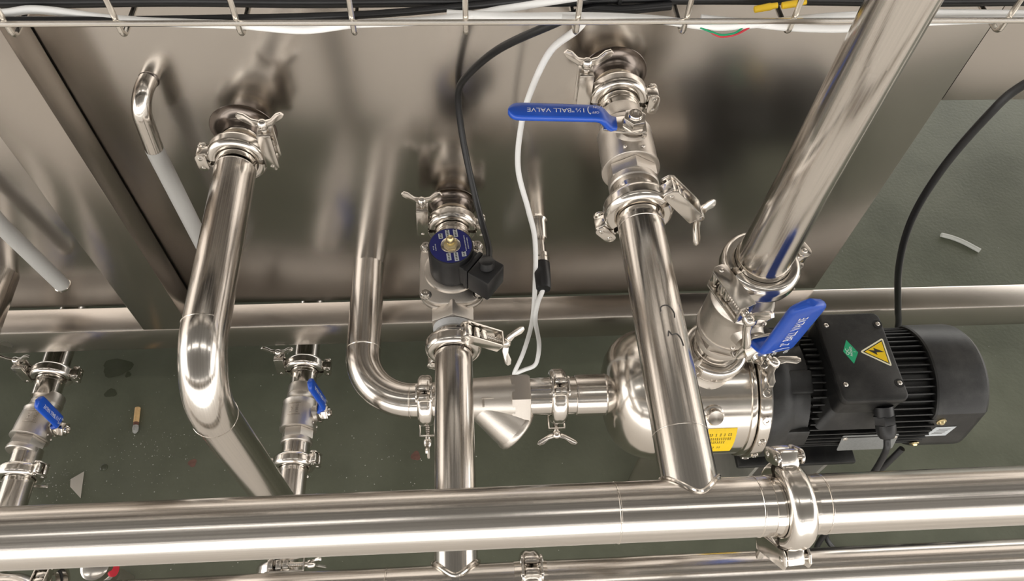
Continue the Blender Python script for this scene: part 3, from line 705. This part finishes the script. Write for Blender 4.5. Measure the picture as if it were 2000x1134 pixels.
# lid stickers
def flat(parent, name, pts, mat, z, label=None): 
    m = MB(); m.prism(pts, bz + z, bz + z + .12); return m.build(name, mat, parent, label=label)
def W(px, py): return (px, py)
dia = [(414.7, 387.2), (423.3, 371.2), (414.4, 357.6), (407.0, 373.0)]
dia = dia[::-1]
g = flat(lid, 'inspection_sticker', dia, 'green_label', .05, 'green diamond inspection sticker')
vs, fs = glyphs('QC', 5.2); m = MB(); Mq = Matrix.Translation((411.6, 372.4, bz + .3)) @ Matrix.Rotation(math.radians(82), 4, 'Z'); m.add([(v.x, v.y, 0) for v in vs], fs, M=Mq)
vs, fs = glyphs('PASSED', 3.6); Mq = Matrix.Translation((415.8, 372.6, bz + .3)) @ Matrix.Rotation(math.radians(82), 4, 'Z'); m.add([(v.x, v.y, 0) for v in vs], fs, M=Mq)
vs, fs = glyphs('1', 3.6); Mq = Matrix.Translation((419.6, 372.0, bz + .3)) @ Matrix.Rotation(math.radians(82), 4, 'Z'); m.add([(v.x, v.y, 0) for v in vs], fs, M=Mq)
m.build('sticker_lettering', 'white_print', g)
tri = [(425.2, 372.0), (456.6, 388.6), (455.4, 352.4)]
cx = sum(p[0] for p in tri) / 3; cy = sum(p[1] for p in tri) / 3
def shrink(k, rr=0):
    P = [Vector((cx + (p[0] - cx) * k, cy + (p[1] - cy) * k, 0)) for p in tri]
    if not rr: return [(p.x, p.y) for p in P]
    out = []
    for i in range(3):
        a, b, c = P[i - 1], P[i], P[(i + 1) % 3]
        for q in range(5):
            t = q / 4; p0 = b + (a - b).normalized() * rr; p1 = b + (c - b).normalized() * rr
            out.append(tuple((p0 * (1 - t) ** 2 + b * 2 * t * (1 - t) + p1 * t * t).to_2d()))
    return out
tr0 = flat(lid, 'warning_triangle', shrink(1.0, 3.5)[::-1], 'pale_label', .05, 'yellow electric shock warning triangle')
flat(tr0, 'warning_border', shrink(.83, .6)[::-1], 'ink_black', .2); flat(tr0, 'warning_field', shrink(.73, .4)[::-1], 'yellow_label', .35)
bolt_pts = [(434.5, 373.6), (443.6, 367.2), (443.4, 370.4), (452.4, 370.6), (441.6, 376.0), (442.0, 372.6)]
flat(tr0, 'lightning_mark', bolt_pts[::-1], 'ink_black', .5)
# cable gland on the front of the box
gd = Vector((.12, -.80, -.58)).normalized(); gc = Vector((444, 312, 332))
m = MB(); m.lathe([(-6, 10), (5, 10), (5, 11)], gc, gd, 24); m.prism(hexpts(11.5), 4, 14, .8, M=frame(gc, gd, (1, 0, 0)))
m.lathe([(14, 10.5), (24, 10), (29, 7.5), (30, 4.5)], gc, gd, 24); m.build('cable_gland', 'black_rubber', pu)
# mounting feet and stand
MB().box((352, EY, 187), (60, 96, 12), 3).build('motor_foot', 'motor_black', pu)
for y in (EY - 52, EY + 52): MB().box((400, y, 184), (150, 26, 8), 2).build('motor_foot', 'motor_black', pu)
for x in (352, 440):
    MB().box((x, EY, 92), (5, 128, 176), .8).build('stand_leg', 'galv_steel', pu)
MB().box((396, EY, 3), (170, 150, 6), 1).build('stand_base', 'galv_steel', pu)
MB().box((396, EY, 178.5), (110, 118, 5), 1).build('stand_top', 'galv_steel', pu)
MB().box((240, EY - 30, 100), (46, 6, 200), 1).build('casing_bracket', 'frame_sheet', pu)
for x, y in ((382, EY - 66), (382, EY + 66)):
    m = MB(); m.prism(hexpts(7), 181, 188, .5, M=Matrix.Translation((x, y, 0))); m.build('foot_bolt', 'clamp_steel', pu)
clamp((101, EY, EZ), (-1, 0, 0), (0, .15, -.99), 'clamp on the short pipe between strainer and pump inlet', 1.12, wing=1.5, ys=.78)
m = MB(); ferrule(m, (101, EY, EZ), (1, 0, 0), 21.8, 1.12, 10); m.build('ferrule', 'ferrule_steel', pu)

# ================================================================== RISER: discharge valve and pipe
clamp((RX, EY, 366), (0, 0, -1), (.8, .6, 0), 'clamp on the pump discharge under the two inch valve', 1.2)
valve((RX, EY, 449), (0, 0, -1), (.2, -.98, 0), (.04, .008, 1), 'big ball valve above the pump with upright blue lever reading 2 inch', 1.22, T2, (.84, 1.5, 1.14))
rs = pipe('riser_pipe', [(RX, EY, z) for z in (524, 536, 560, 640, 760, 900, 1030)], [24.2, 24.0, 22.8, 20.7, 20.2, 20.2, 20.2], 'big riser pipe leaning up to the top right picture edge', 'tube_steel', 56)
m = MB(); m.lathe([(0.8, 20), (.8, 29.4), (4.2, 29.4), (7.5, 26), (9, 24.6), (30, 23.0), (31, 21)], (RX, EY, 523), (0, 0, 1), 52, caps=False)
m.lathe([(-.8, 20), (-.8, 29.4), (-4.2, 29.4), (-7, 26), (-9, 24), (-22, 23)], (RX, EY, 523), (0, 0, 1), 52, caps=False); m.build('ferrule', 'ferrule_steel', rs)
weld(rs, (RX, EY, 538), (0, 0, 1), 23.6, 1.2, 'weld_steel'); weld(rs, (RX, EY, 572), (0, 0, 1), 20.9, .5)
MB().tube([(RX, EY, 486), (RX, EY, 520)], 22.6, 40).build('valve_stub', 'ferrule_steel', rs)
MB().tube([(RX, EY, 370), (RX, EY, 398)], 23.2, 40).build('valve_stub', 'ferrule_steel', rs)
clamp((RX, EY, 523), (0, 0, 1), (-.92, -.38, 0), 'clamp under the flared foot of the big riser pipe', 1.22, wing=1.4, ys=.84)

# ================================================================== SOLENOID VALVE
so = tag(empty('solenoid_valve', (mx, 455, 389)), 'solenoid valve with black round coil and blue and white label on top', 'valve')
sc_ = (mx, 455)
F = Matrix.Translation((mx, 455, 0))
def shield(w, h, r): return rrect(w, h, r, 8)
m = MB(); m.prism(shield(69, 85, 22), 399, 405, 1.2, M=F); m.lathe([(-40, 17), (-39, 21), (-36, 22), (0, 24), (38, 22), (47, 21), (48, 18)], (mx, 455, 389), (0, 1, 0), 36)
m.lathe([(364, 12), (372, 24), (390, 30), (400, 31)], (mx, 455, 0), (0, 0, 1), 32); m.build('valve_body', 'cast_steel', so, 40)
m = MB(); m.prism(shield(67, 83, 21), 405.6, 412, 1.6, M=F); m.lathe([(411, 30), (414.5, 29), (415.5, 27), (415.5, 22)], (mx, 455, 0), (0, 0, 1), 44); m.build('bonnet', 'cast_steel', so, 40)
Fy = frame((mx, 404, 389), (0, -1, 0), (.5, 0, .866))
MB().prism(hexpts(24.5, PI / 6), -14, 5, 1.0, M=Fy).build('hex_end', 'cast_steel', so)
m = MB(); m.lathe([(-3, 18), (-2.5, 20.6), (0, 21.0), (2.5, 20.0), (4.5, 19.4), (5, 18)], (mx, 396, 389), (0, -1, 0), 40); m.build('thread_tape', 'tape_white', so)
for sx, sy in ((-1, -1), (1, -1), (-1, 1), (1, 1)):
    c = (mx + sx * 27.5, 455 + sy * 30 - (1 if sy < 0 else 0), 411.8)
    m = MB(); m.lathe([(0, 6), (.8, 6.2), (1, 5.6)], c, (0, 0, 1), 22); m.lathe([(.5, 4.6), (5, 4.6), (5.6, 4.0), (5.6, 2.4), (3.2, 2.2), (3.2, 0)], c, (0, 0, 1), 18); m.build('bonnet_screw', 'clamp_steel', so)
coil = MB().lathe([(414, 20), (414, 23), (452, 23.2), (454.4, 22.6), (455, 21.6), (455, 0)], (mx, 455, 0), (0, 0, 1), 48).build('coil', 'black_rubber', so)
m = MB(); m.lathe([(455.05, 21.4), (455.3, 21.4), (455.3, 0)], (mx, 455, 0), (0, 0, 1), 48); lb = m.build('coil_label', 'blue_label', coil, label='round blue label with white stripes')
# white stripes and illegible print on the label, rotated a little
m = MB(); ink = MB(); Fl = Matrix.Translation((mx, 455, 455.45)) @ Matrix.Rotation(math.radians(7), 4, 'Z') @ Matrix.Diagonal((1.14, 1.14, 1, 1))
for q, x in enumerate((-9.5, -3.0, 4.0)):
    for lo, hi in ((8.4, math.sqrt(18.6 ** 2 - (abs(x) + 3.6) ** 2) if x > -9 else 14.2), (-math.sqrt(18.6 ** 2 - (abs(x) + 3.2) ** 2), -8.4)):
        xx = x if lo > 0 else x + 4.4
        if lo < 0: lo = -math.sqrt(max(30, 18.4 ** 2 - (abs(xx) + 3.8) ** 2))
        m.add([(xx, lo, 0), (xx + 3.8, lo, 0), (xx + 3.8, hi, 0), (xx, hi, 0)], [[0, 1, 2, 3]], M=Fl)
        n = int((hi - lo) / 1.7)
        for k in range(n):
            ink.add([(xx + 1.1, lo + 1 + k * 1.7, .08), (xx + 2.7, lo + 1 + k * 1.7, .08), (xx + 2.7, lo + 1.9 + k * 1.7, .08), (xx + 1.1, lo + 1.9 + k * 1.7, .08)], [[0, 1, 2, 3]], M=Fl)
for x, lo, hi in ((12.5, -8, 10), (14.8, -6, 7), (-13.8, -4, 5), (-15.8, -3, 3)):
    for k in range(int((hi - lo) / 1.6)):
        m.add([(x, lo + k * 1.6, 0), (x + .8, lo + k * 1.6, 0), (x + .8, lo + 1.1 + k * 1.6, 0), (x, lo + 1.1 + k * 1.6, 0)], [[0, 1, 2, 3]], M=Fl)
m.build('label_stripe', 'silver_label', lb); ink.build('label_print', 'ink_black', lb)
m = MB(); m.lathe([(455.4, 10), (456, 10), (456.2, 9.4), (456.2, 6)], (mx, 455, 0), (0, 0, 1), 36); m.build('washer', 'ferrule_steel', coil)
m = MB(); m.prism(hexpts(7.2, .2), 456.2, 461, .6, M=F); m.lathe([(460, 4.2), (465, 4.2), (467.4, 3.8), (469, 2.6), (469.4, 0)], (mx, 455, 0), (0, 0, 1), 18); m.build('cap_nut', 'brass', coil)
# plug connector
pd_ = Vector((.80, -.60, 0)).normalized()
F = frame((mx, 455, 434), pd_, (0, 0, 1)) @ Matrix.Diagonal((1.06, 1.06, 1.06, 1))     # local x up, z outwards
cn = MB().box((0, 0, 20), (27, 24, 10), 1.5, M=F).box((0, 0, 26), (30, 27, 5), 1.0, M=F).build('plug_base', 'black_rubber', so)
m = MB(); m.box((1, 0, 41), (29, 28, 24), 2.2, M=F); m.lathe([(12, 8), (20, 7.6), (21, 5)], F @ Vector((4, 0, 42)), (0.0, .25, .97), 20)
m.build('plug_connector', 'black_rubber', so)
m = MB(); m.lathe([(52, 3.4), (54, 3.2), (54.4, 0)], F @ Vector((-2, 0, 0)), pd_, 14); m.build('plug_screw', 'clamp_steel', so)
# ================================================================== DRAIN LINES NEAR THE FLOOR
CAST = cast_marks()
def drain(x, z, lab_pipe, lab_valve, lab_c1, lab_c2, y_end, tilt):
    d = pipe('drain_pipe', [(x, 700, z), (x, 560, z), (x, 512, z)], 18.6, lab_pipe, seg=40)
    MB().tube([(x, 490, z), (x, 525, z)], 18.6, 40).build('pipe_stub', 'ferrule_steel', d)
    MB().tube([(x, 412, z), (x, 396, z), (x, y_end, z)], 18.6, 40).build('pipe_run', 'tube_steel', d)
    collar(d, (x, 527, z), (0, 1, 0), 18.4); collar(d, (x, 379, z), (0, 1, 0), 18.4)
    valve((x, 450, z), (0, -1, 0), tilt, (-tilt[2], tilt[1] * .0, tilt[0]), lab_valve, .98, T15, (.92, 1, 1), CAST)
    clamp((x, 527, z), (0, 1, 0), (-1, 0, .1), lab_c1, 1.0)
    clamp((x, 379, z), (0, -1, 0), (-.9, 0, -.35), lab_c2, 1.0)
    return d
drain(-243, 70, 'short drain pipe near the floor under the rail, between bent pipe and elbow', 'drain ball valve low on the floor beside the suction elbow, blue lever edge-on',
      'clamp under the rail at the back of the middle drain valve', 'clamp in front of the middle drain valve, next to the bent pipe', 200, (.98, 0, .12))
drain(-603, 70, 'drain pipe near the floor at the left picture edge', 'drain ball valve at far left with small tilted blue lever',
      'clamp under the rail at the back of the far left drain valve', 'clamp in front of the far left drain valve, at the picture edge', 200, (.97, -.22, -.05))
clamp((-243, 235, 74), (0, 1, 0), (0, 0, 1), 'clamp with long bracket half hidden under the header pipe at lower left', 1.05)
# collecting line on the floor at lower left
cl_ = pipe('floor_pipe', fillet([(-900, 232, 70), (-560, 232, 70), (-395, 90, 70)], 40), 18.6, 'floor-level steel pipe at the bottom left corner under the header', seg=36)
un = tag(empty('pipe_union', (-463, 247, 40)), 'small steel pipe fitting with a red ring, bottom left under the header', 'fitting')
m = MB(); m.lathe([(0, 13), (2, 16), (14, 16), (16, 13), (24, 13), (26, 17), (38, 17), (40, 13)], (-463, 247, 60), (0, 0, 1), 28); m.build('fitting_body', 'clamp_steel', un)
m = MB(); m.lathe([(0, 8), (0, 10.4), (2.4, 10.4), (2.4, 8)], (-463 + 15, 247, 84), (1, 0, .2), 30); m.build('ring', 'red_wire', un, label='red ring')
m = MB(); m.box((-463, 247, 30), (20, 20, 60), 3); m.build('fitting_leg', 'cast_steel', un)
clamp((-520, 232, 72), (1, 0, 0), (.0, .3, 1), 'clamp with a wing nut at the bottom left corner under the header', .95)

# ================================================================== OVERFLOW TUBES
ov = pipe('overflow_tube', fillet([(-292, 566, 577), (-297, 535, 577), (-303, 535, 515)], 24, 12), 8.6, 'thin bent overflow tube on the tank face left of the bent pipe', 'tube_steel', 28)
MB().tube([(-303, 535, 516), (-303.5, 535, 400), (-304, 535, 255)], 8.8, 28).build('straight_tube', 'matte_tube', ov)
m = MB(); m.lathe([(-1, 10.5), (1, 9.2), (3, 7.6), (5, 7)], (-292, 564, 577), (0, -1, 0), 28, caps=False); m.build('weld_collar', 'tint_reflection_steel', ov)
ol = pipe('overflow_tube', fillet([(-505, 566, 577), (-510, 538, 577), (-512, 538, 515)], 24, 12), 8.8, 'thin pale overflow tube ending open at far left above the rail', 'tube_steel', 28)
m = MB(); P = [(-512, 538, 516), (-509, 538, 400), (-497, 538, 281)]
m.tube(P, 9.0, 28); m.build('straight_tube', 'matte_tube', ol)
m = MB(); m.lathe([(0, 6.8), (0, 9.6), (2.0, 9.8), (2.6, 9.0)], (-497, 538, 279), (-.03, 0, 1), 28, caps=False); m.build('open_end', 'ferrule_steel', ol)
# big elbow at the left edge, like the suction elbow
el = pipe('elbow_pipe', fillet([(-582, 566, 272), (-582, 400, 268), (-760, 400, 268)], 62, 20), 20.3, 'second suction elbow leaving the left tank, cut by the left picture edge', seg=40)

# ================================================================== TEMPERATURE PROBE
pr_ = tag(empty('probe', (86, 520, 350)), 'small threaded probe with black plug sticking out of the tank face', 'sensor')
PX, PZ = 86.0, 356.0
m = MB(); m.lathe([(0, 13), (6, 9.5), (30, 9.0), (32, 8)], (PX, 566, PZ), (0, -1, -.02), 28); m.build('socket', 'ferrule_steel', pr_)
m = MB(); m.lathe([(30, 6.6), (56, 6.6)], (PX, 566, PZ), (0, -1, 0), 24); m.lathe([(31, 8.6), (34, 8.6)], (PX, 566, PZ), (0, -1, 0), 24); m.build('probe_stem', 'tube_steel', pr_)
m = MB(); m.lathe([(54, 7), (54, 9.6), (59, 9.6), (59, 8.4), (61, 8.4), (61, 9.4), (66, 9.4), (66, 7)], (PX, 566, PZ), (0, -1, 0), 24); m.build('lock_nut', 'clamp_steel', pr_)
m = MB(); m.lathe([(66, 7), (66, 9.4), (69, 9.6), (98, 8.8), (100, 7.6), (100, 0)], (PX, 566, PZ), (0, -1, -.02), 26); m.build('plug', 'black_rubber', pr_)

# ================================================================== WIRE CABLE TRAY
TY0, TY1, TZ, TH = 435.0, 535.0, 724.0, 60.0
tyx = [-441, -369, -300, -228.6, -150.2, -73.7, 2.8, 79.8, 155.7, 232.2, 310.0, 388.7, 466, 542]
ty = tag(empty('cable_tray', (0, 485, TZ)), 'open wire mesh cable tray running along the top of the picture', 'cable tray')
# one bent cross wire, shared by every rib of the tray
rib = MB().tube(fillet([(0, TY0 - 485, TH), (0, TY0 - 485, 0), (0, TY1 - 485, 0), (0, TY1 - 485, TH)], 5, 6), 2.0, 10)
ribm = mat_mesh(rib, 'cross_wire', 'wire_steel')
for x in tyx: inst('cross_wire', ribm, ty, Matrix.Translation((x, 0, 0)))
for y, z in ((TY0 - 2.6, TZ + 12.6), (TY0 - 2.6, TZ + 58), (TY1 + 2, TZ + 12.6), (TY1 + 2, TZ + 58), (TY0 + 50, TZ - 2.5), (TY1 - 12, TZ - 2.5)):
    if z < TZ and y < TY0 + 60: y = TY0 + 66
    MB().tube([(-560, y, z), (0, y, z), (620, y, z)], 2.0, 10).build('long_wire', 'wire_steel', ty)
for x in (-400, 470):
    MB().box((x, 549, TZ + 20), (30, 26, 5), .8).build('tray_bracket', 'frame_sheet', ty)

# ================================================================== CABLES
def cable(pts, r, label, mat='black_rubber', name='cable', group=None, seg=12, n=8):
    return tag(MB().tube(spline(pts, n), r, seg).build(name, mat), label, 'cable', group)
rnd = random.Random(11)
rows = [(464.5, 730.4, 4.2), (473.4, 730.8, 4.5), (482.6, 730.8, 4.6), (492, 730.8, 4.5), (501.5, 731, 4.6), (468.8, 738.6, 4.3), (478, 739, 4.5), (487.4, 739, 4.5), (497, 739, 4.4)]
names = ['front', 'second', 'third', 'fourth', 'fifth', 'upper front', 'upper second', 'upper third', 'upper fourth']
for i, (y, z, r) in enumerate(rows):
    P = []
    for k in range(14):
        x = -560 + k * 90; P.append((x, y + rnd.uniform(-1.0, 1.0), z + rnd.uniform(-.3, .9)))
    cable(P, r, 'black cable lying in the bundle on the wire tray', 'grey_sheath' if i % 3 else 'black_rubber', group='black cables bundled on the wire tray')
# loose black cable that crosses the tray and drops to the solenoid
cable([(-560, 452, 728.5), (-300, 446, 729), (-150, 447, 729.5), (-80, 449, 730), (-40, 452, 730.5), (0, 457, 731)] + [(60, 460, 735), (150, 462, 737), (300, 460, 737), (420, 463, 737), (560, 463, 737)], 2.7, 'thin black cable wandering in front of the bundle on the tray', n=10)
cable([(150, 458, 731), (115, 455, 729.5), (92, 459, 727), (66, 461, 713), (30, 492, 667), (6, 530, 610), (-4.5, 549, 572), (-3.5, 544, 536), (3.3, 522, 497), (14, 490, 460), (21.5, 456, 452), (21.8, 440, 452)], 3.3, 'black cable drooping from the tray to the solenoid plug', n=12)
# white cables in the tray
cable([(-560, 447, 729), (-440, 450, 729), (-323, 452, 729.5), (-288, 455, 731), (-238, 447, 729.5), (-190, 443, 729), (-150, 440.5, 729), (-109, 438, 726.8), (-74, 441, 729), (-30, 444, 729), (3, 449, 729), (36, 456, 731), (87, 459, 738), (150, 461, 745), (260, 462, 746), (420, 462, 746), (560, 462, 746)], 2.9, 'white cable snaking along the left half of the tray', 'white_sheath', n=10)
cable([(-10, 452, 729), (36, 447, 730), (75, 446, 731), (110, 444, 731.5), (140, 443, 730), (158.6, 440.5, 728.8), (180, 438.4, 727.6), (205, 439, 729), (225, 441, 729.5), (260, 446, 729.5), (320, 450, 729.5), (420, 449, 729.5), (560, 449, 729.5)], 2.9, 'white cable sagging through the tray right of centre', 'white_sheath', n=10)
cable([(170, 446, 729), (198, 442, 728.5), (226, 438.5, 727.5), (250, 437.8, 726.2), (279, 438, 726), (330, 441, 728.6), (420, 444, 729), (560, 443, 729)], 2.7, 'white cable along the front of the tray behind the riser', 'white_sheath', n=10)
cable([(70, 444, 731), (84, 443, 729.5), (82, 449, 717), (71, 490, 665.8), (62.2, 520, 602.3), (55.6, 532, 546), (54.8, 531, 484.4), (67.1, 515, 436), (75.5, 501, 400), (78.7, 486, 331), (78.5, 478, 262), (71, 473, 195), (61, 470, 144), (62.5, 469.8, 140.5), (75, 469, 152), (86, 468, 163), (90, 469, 180), (89.5, 470, 222), (81.5, 473, 275), (81.5, 470, 318), (84, 466, 346), (85.5, 470, 352)], 2.9, 'white probe cable hanging in a long loop in front of the tank', 'white_sheath', n=12)
cable([(168, 437, 728), (178, 434.5, 725.5), (184, 433.5, 724.4), (193, 434, 725.6), (199, 437, 728.5)], .75, 'short green wire end under the tray front', 'green_wire', 'wire', n=8)
cable([(171, 437.5, 728), (179, 434, 724.4), (185, 433, 723.2), (195, 433.8, 725), (206, 438, 729)], .75, 'short red wire end under the tray front', 'red_wire', 'wire', n=8)
for i, (a, b) in enumerate((((208, 449.5, 733.5), (224, 449.5, 737)), ((227, 449.5, 736.5), (244, 450, 739.5)))):
    a, b = Vector(a), Vector(b); d = (b - a)
    o = MB().lathe([(0, 1.4), (.5, 2.4), (d.length * .7, 2.6), (d.length * .75, 2.2), (d.length, 2.0), (d.length + .3, 0)], a, d, 14).build('wire_connector', 'yellow_plastic')
    tag(o, ('yellow insulated wire connector, left of the pair in the tray', 'yellow insulated wire connector, right of the pair in the tray')[i], 'connector', 'yellow wire connectors')
# cable tie round the bundle
m = MB(); m.tube(fillet([(113, 459, 726), (113, 459, 744), (113, 506, 744), (113, 506, 726), (113, 459, 726.2)], 4, 5), 1.3, 8); ct = m.build('cable_tie', 'gasket_dark'); tag(ct, 'black cable tie round the tray bundle near the middle', 'cable tie')
MB().box((113, 457, 727), (5, 4.5, 6), .8).build('tie_head', 'gasket_dark', ct)
# motor cables
cable([(560, 468, 741), (530, 480, 680), (504.9, 500, 618), (493, 500, 581), (487.4, 500, 507), (496.4, 500, 424), (526, 500, 333), (571, 500, 237), (592, 496, 190), (600, 470, 120), (585, 440, 30), (520, 400, 8)], 4.1, 'black cable curving down at right behind the motor', n=12)
cable([(444 + .12 * 30, 312 - .80 * 30, 332 - .58 * 30), (449, 278, 300), (452, 268, 250), (454, 254, 150), (452, 236, 60), (470, 200, 8), (560, 150, 6)], 3.6, 'black motor cable dropping from the gland of the terminal box', n=12)
cable([(500, 300, 250), (492, 292, 215), (486, 284, 150), (484, 276, 60), (500, 250, 8), (580, 180, 6)], 3.6, 'black cable falling below the motor beside the gland cable', n=12)
cable([(-735, 508, 200), (-706, 508, 150), (-689, 505, 80), (-706, 470, 20), (-740, 430, 8)], 5.0, 'dark cable hanging at the left picture edge beside the drain valve', n=10)

# ================================================================== LITTER ON THE FLOOR
a = Vector((-502, 501, 4.2)); b = Vector((-497.5, 462, 4.2)); d = b - a
cb = tag(empty('cigarette_butt', ((a + b) / 2).to_tuple()), 'cigarette butt with orange filter lying on the green floor', 'cigarette butt')
MB().lathe([(0, 3.6), (.4, 4.0), (24, 4.0)], a, d, 18).build('filter', 'butt_paper', cb)
MB().lathe([(24, 3.9), (29, 3.7)], a, d, 18).build('burnt_band', 'butt_band', cb)
MB().lathe([(29, 3.7), (33, 4.4), (38, 3.8), (41, 2.0), (42, 0)], a, d, 14).build('ash', 'butt_ash', cb)
m = MB(); m.prism([(-573.5, 394), (-571, 383), (-552.5, 366), (-557.5, 405)], .6, 1.6, .2); tag(m.build('paper_scrap', 'paper_scrap_mat'), 'pale wedge-shaped offcut on the floor by the far left drain', 'scrap')
m = MB(); P = spline([(868, 795, 4), (886, 788, 4), (905, 776, 4), (926, 757, 4)], 6); m.tube(P, 4.2, 12); tag(m.build('tube_offcut', 'bare_plastic'), 'short pale plastic tube offcut on the floor at right', 'scrap')
m = MB(); m.lathe([(0, 5.6), (1.2, 5.2), (2.0, 3.6), (2.2, 0)], (-531.5, 410, 0), (0, 0, 1), 20); tag(m.build('droplet', 'floor_stain'), 'small round drop on the floor near the pale offcut', 'droplet')
def stain(c, rx, ry, name, mat, label, cat, seed):
    r = random.Random(seed); pts = []
    for k in range(26):
        t = 2 * PI * k / 26; q = 1 + .13 * math.sin(3 * t + seed) + r.uniform(-.05, .05); pts.append((c[0] + rx * q * math.cos(t), c[1] + ry * q * math.sin(t)))
    m = MB(); m.prism(pts, -1.0, .4); return tag(m.build(name, mat), label, cat)
stain((-551, 573), 22, 16, 'wet_spot', 'floor_stain', 'dark wet spot on the floor under the rail at left', 'stain', 1)
stain((-531, 560), 4, 5, 'wet_spot', 'floor_stain', 'tiny dark drip at the edge of the large wet spot', 'stain', 2)
stain((-550, 529), 9, 7, 'wet_spot', 'floor_stain', 'small wet spot just in front of the large one', 'stain', 3)
stain((-83.5, 410), 7, 7, 'red_mark', 'floor_red_mark', 'faded red paint mark on the floor below the suction elbow', 'stain', 4)
stain((-407, 412), 6, 6, 'red_mark', 'floor_red_mark', 'faint red paint mark on the floor near the bent pipe', 'stain', 5)
# grit that nobody could count
rnd = random.Random(5); m = MB()
def speck(x, y, s):
    h = s * .7; a = rnd.random() * 3; c, sn = math.cos(a) * s, math.sin(a) * s
    m.add([(x + c, y + sn, 0), (x - sn, y + c, 0), (x - c * .8, y - sn * .8, 0), (x + sn, y - c, 0), (x, y, h)], [[0, 1, 4], [1, 2, 4], [2, 3, 4], [3, 0, 4]])
for cx, cy, sx, sy, n in ((-470, 430, 45, 35, 160), (-590, 385, 22, 16, 90), (-160, 380, 90, 50, 90), (0, 180, 160, 40, 60), (750, 620, 300, 180, 120), (-300, 420, 200, 120, 160), (20, 330, 200, 100, 60)):
    for k in range(n): speck(rnd.gauss(cx, sx), rnd.gauss(cy, sy), rnd.choice((.35, .45, .55, .7, 1.0)))
g = m.build('floor_grit', 'grit_mat'); tag(g, 'scattered pale metal filings and grit on the green floor', 'grit', kind='stuff')
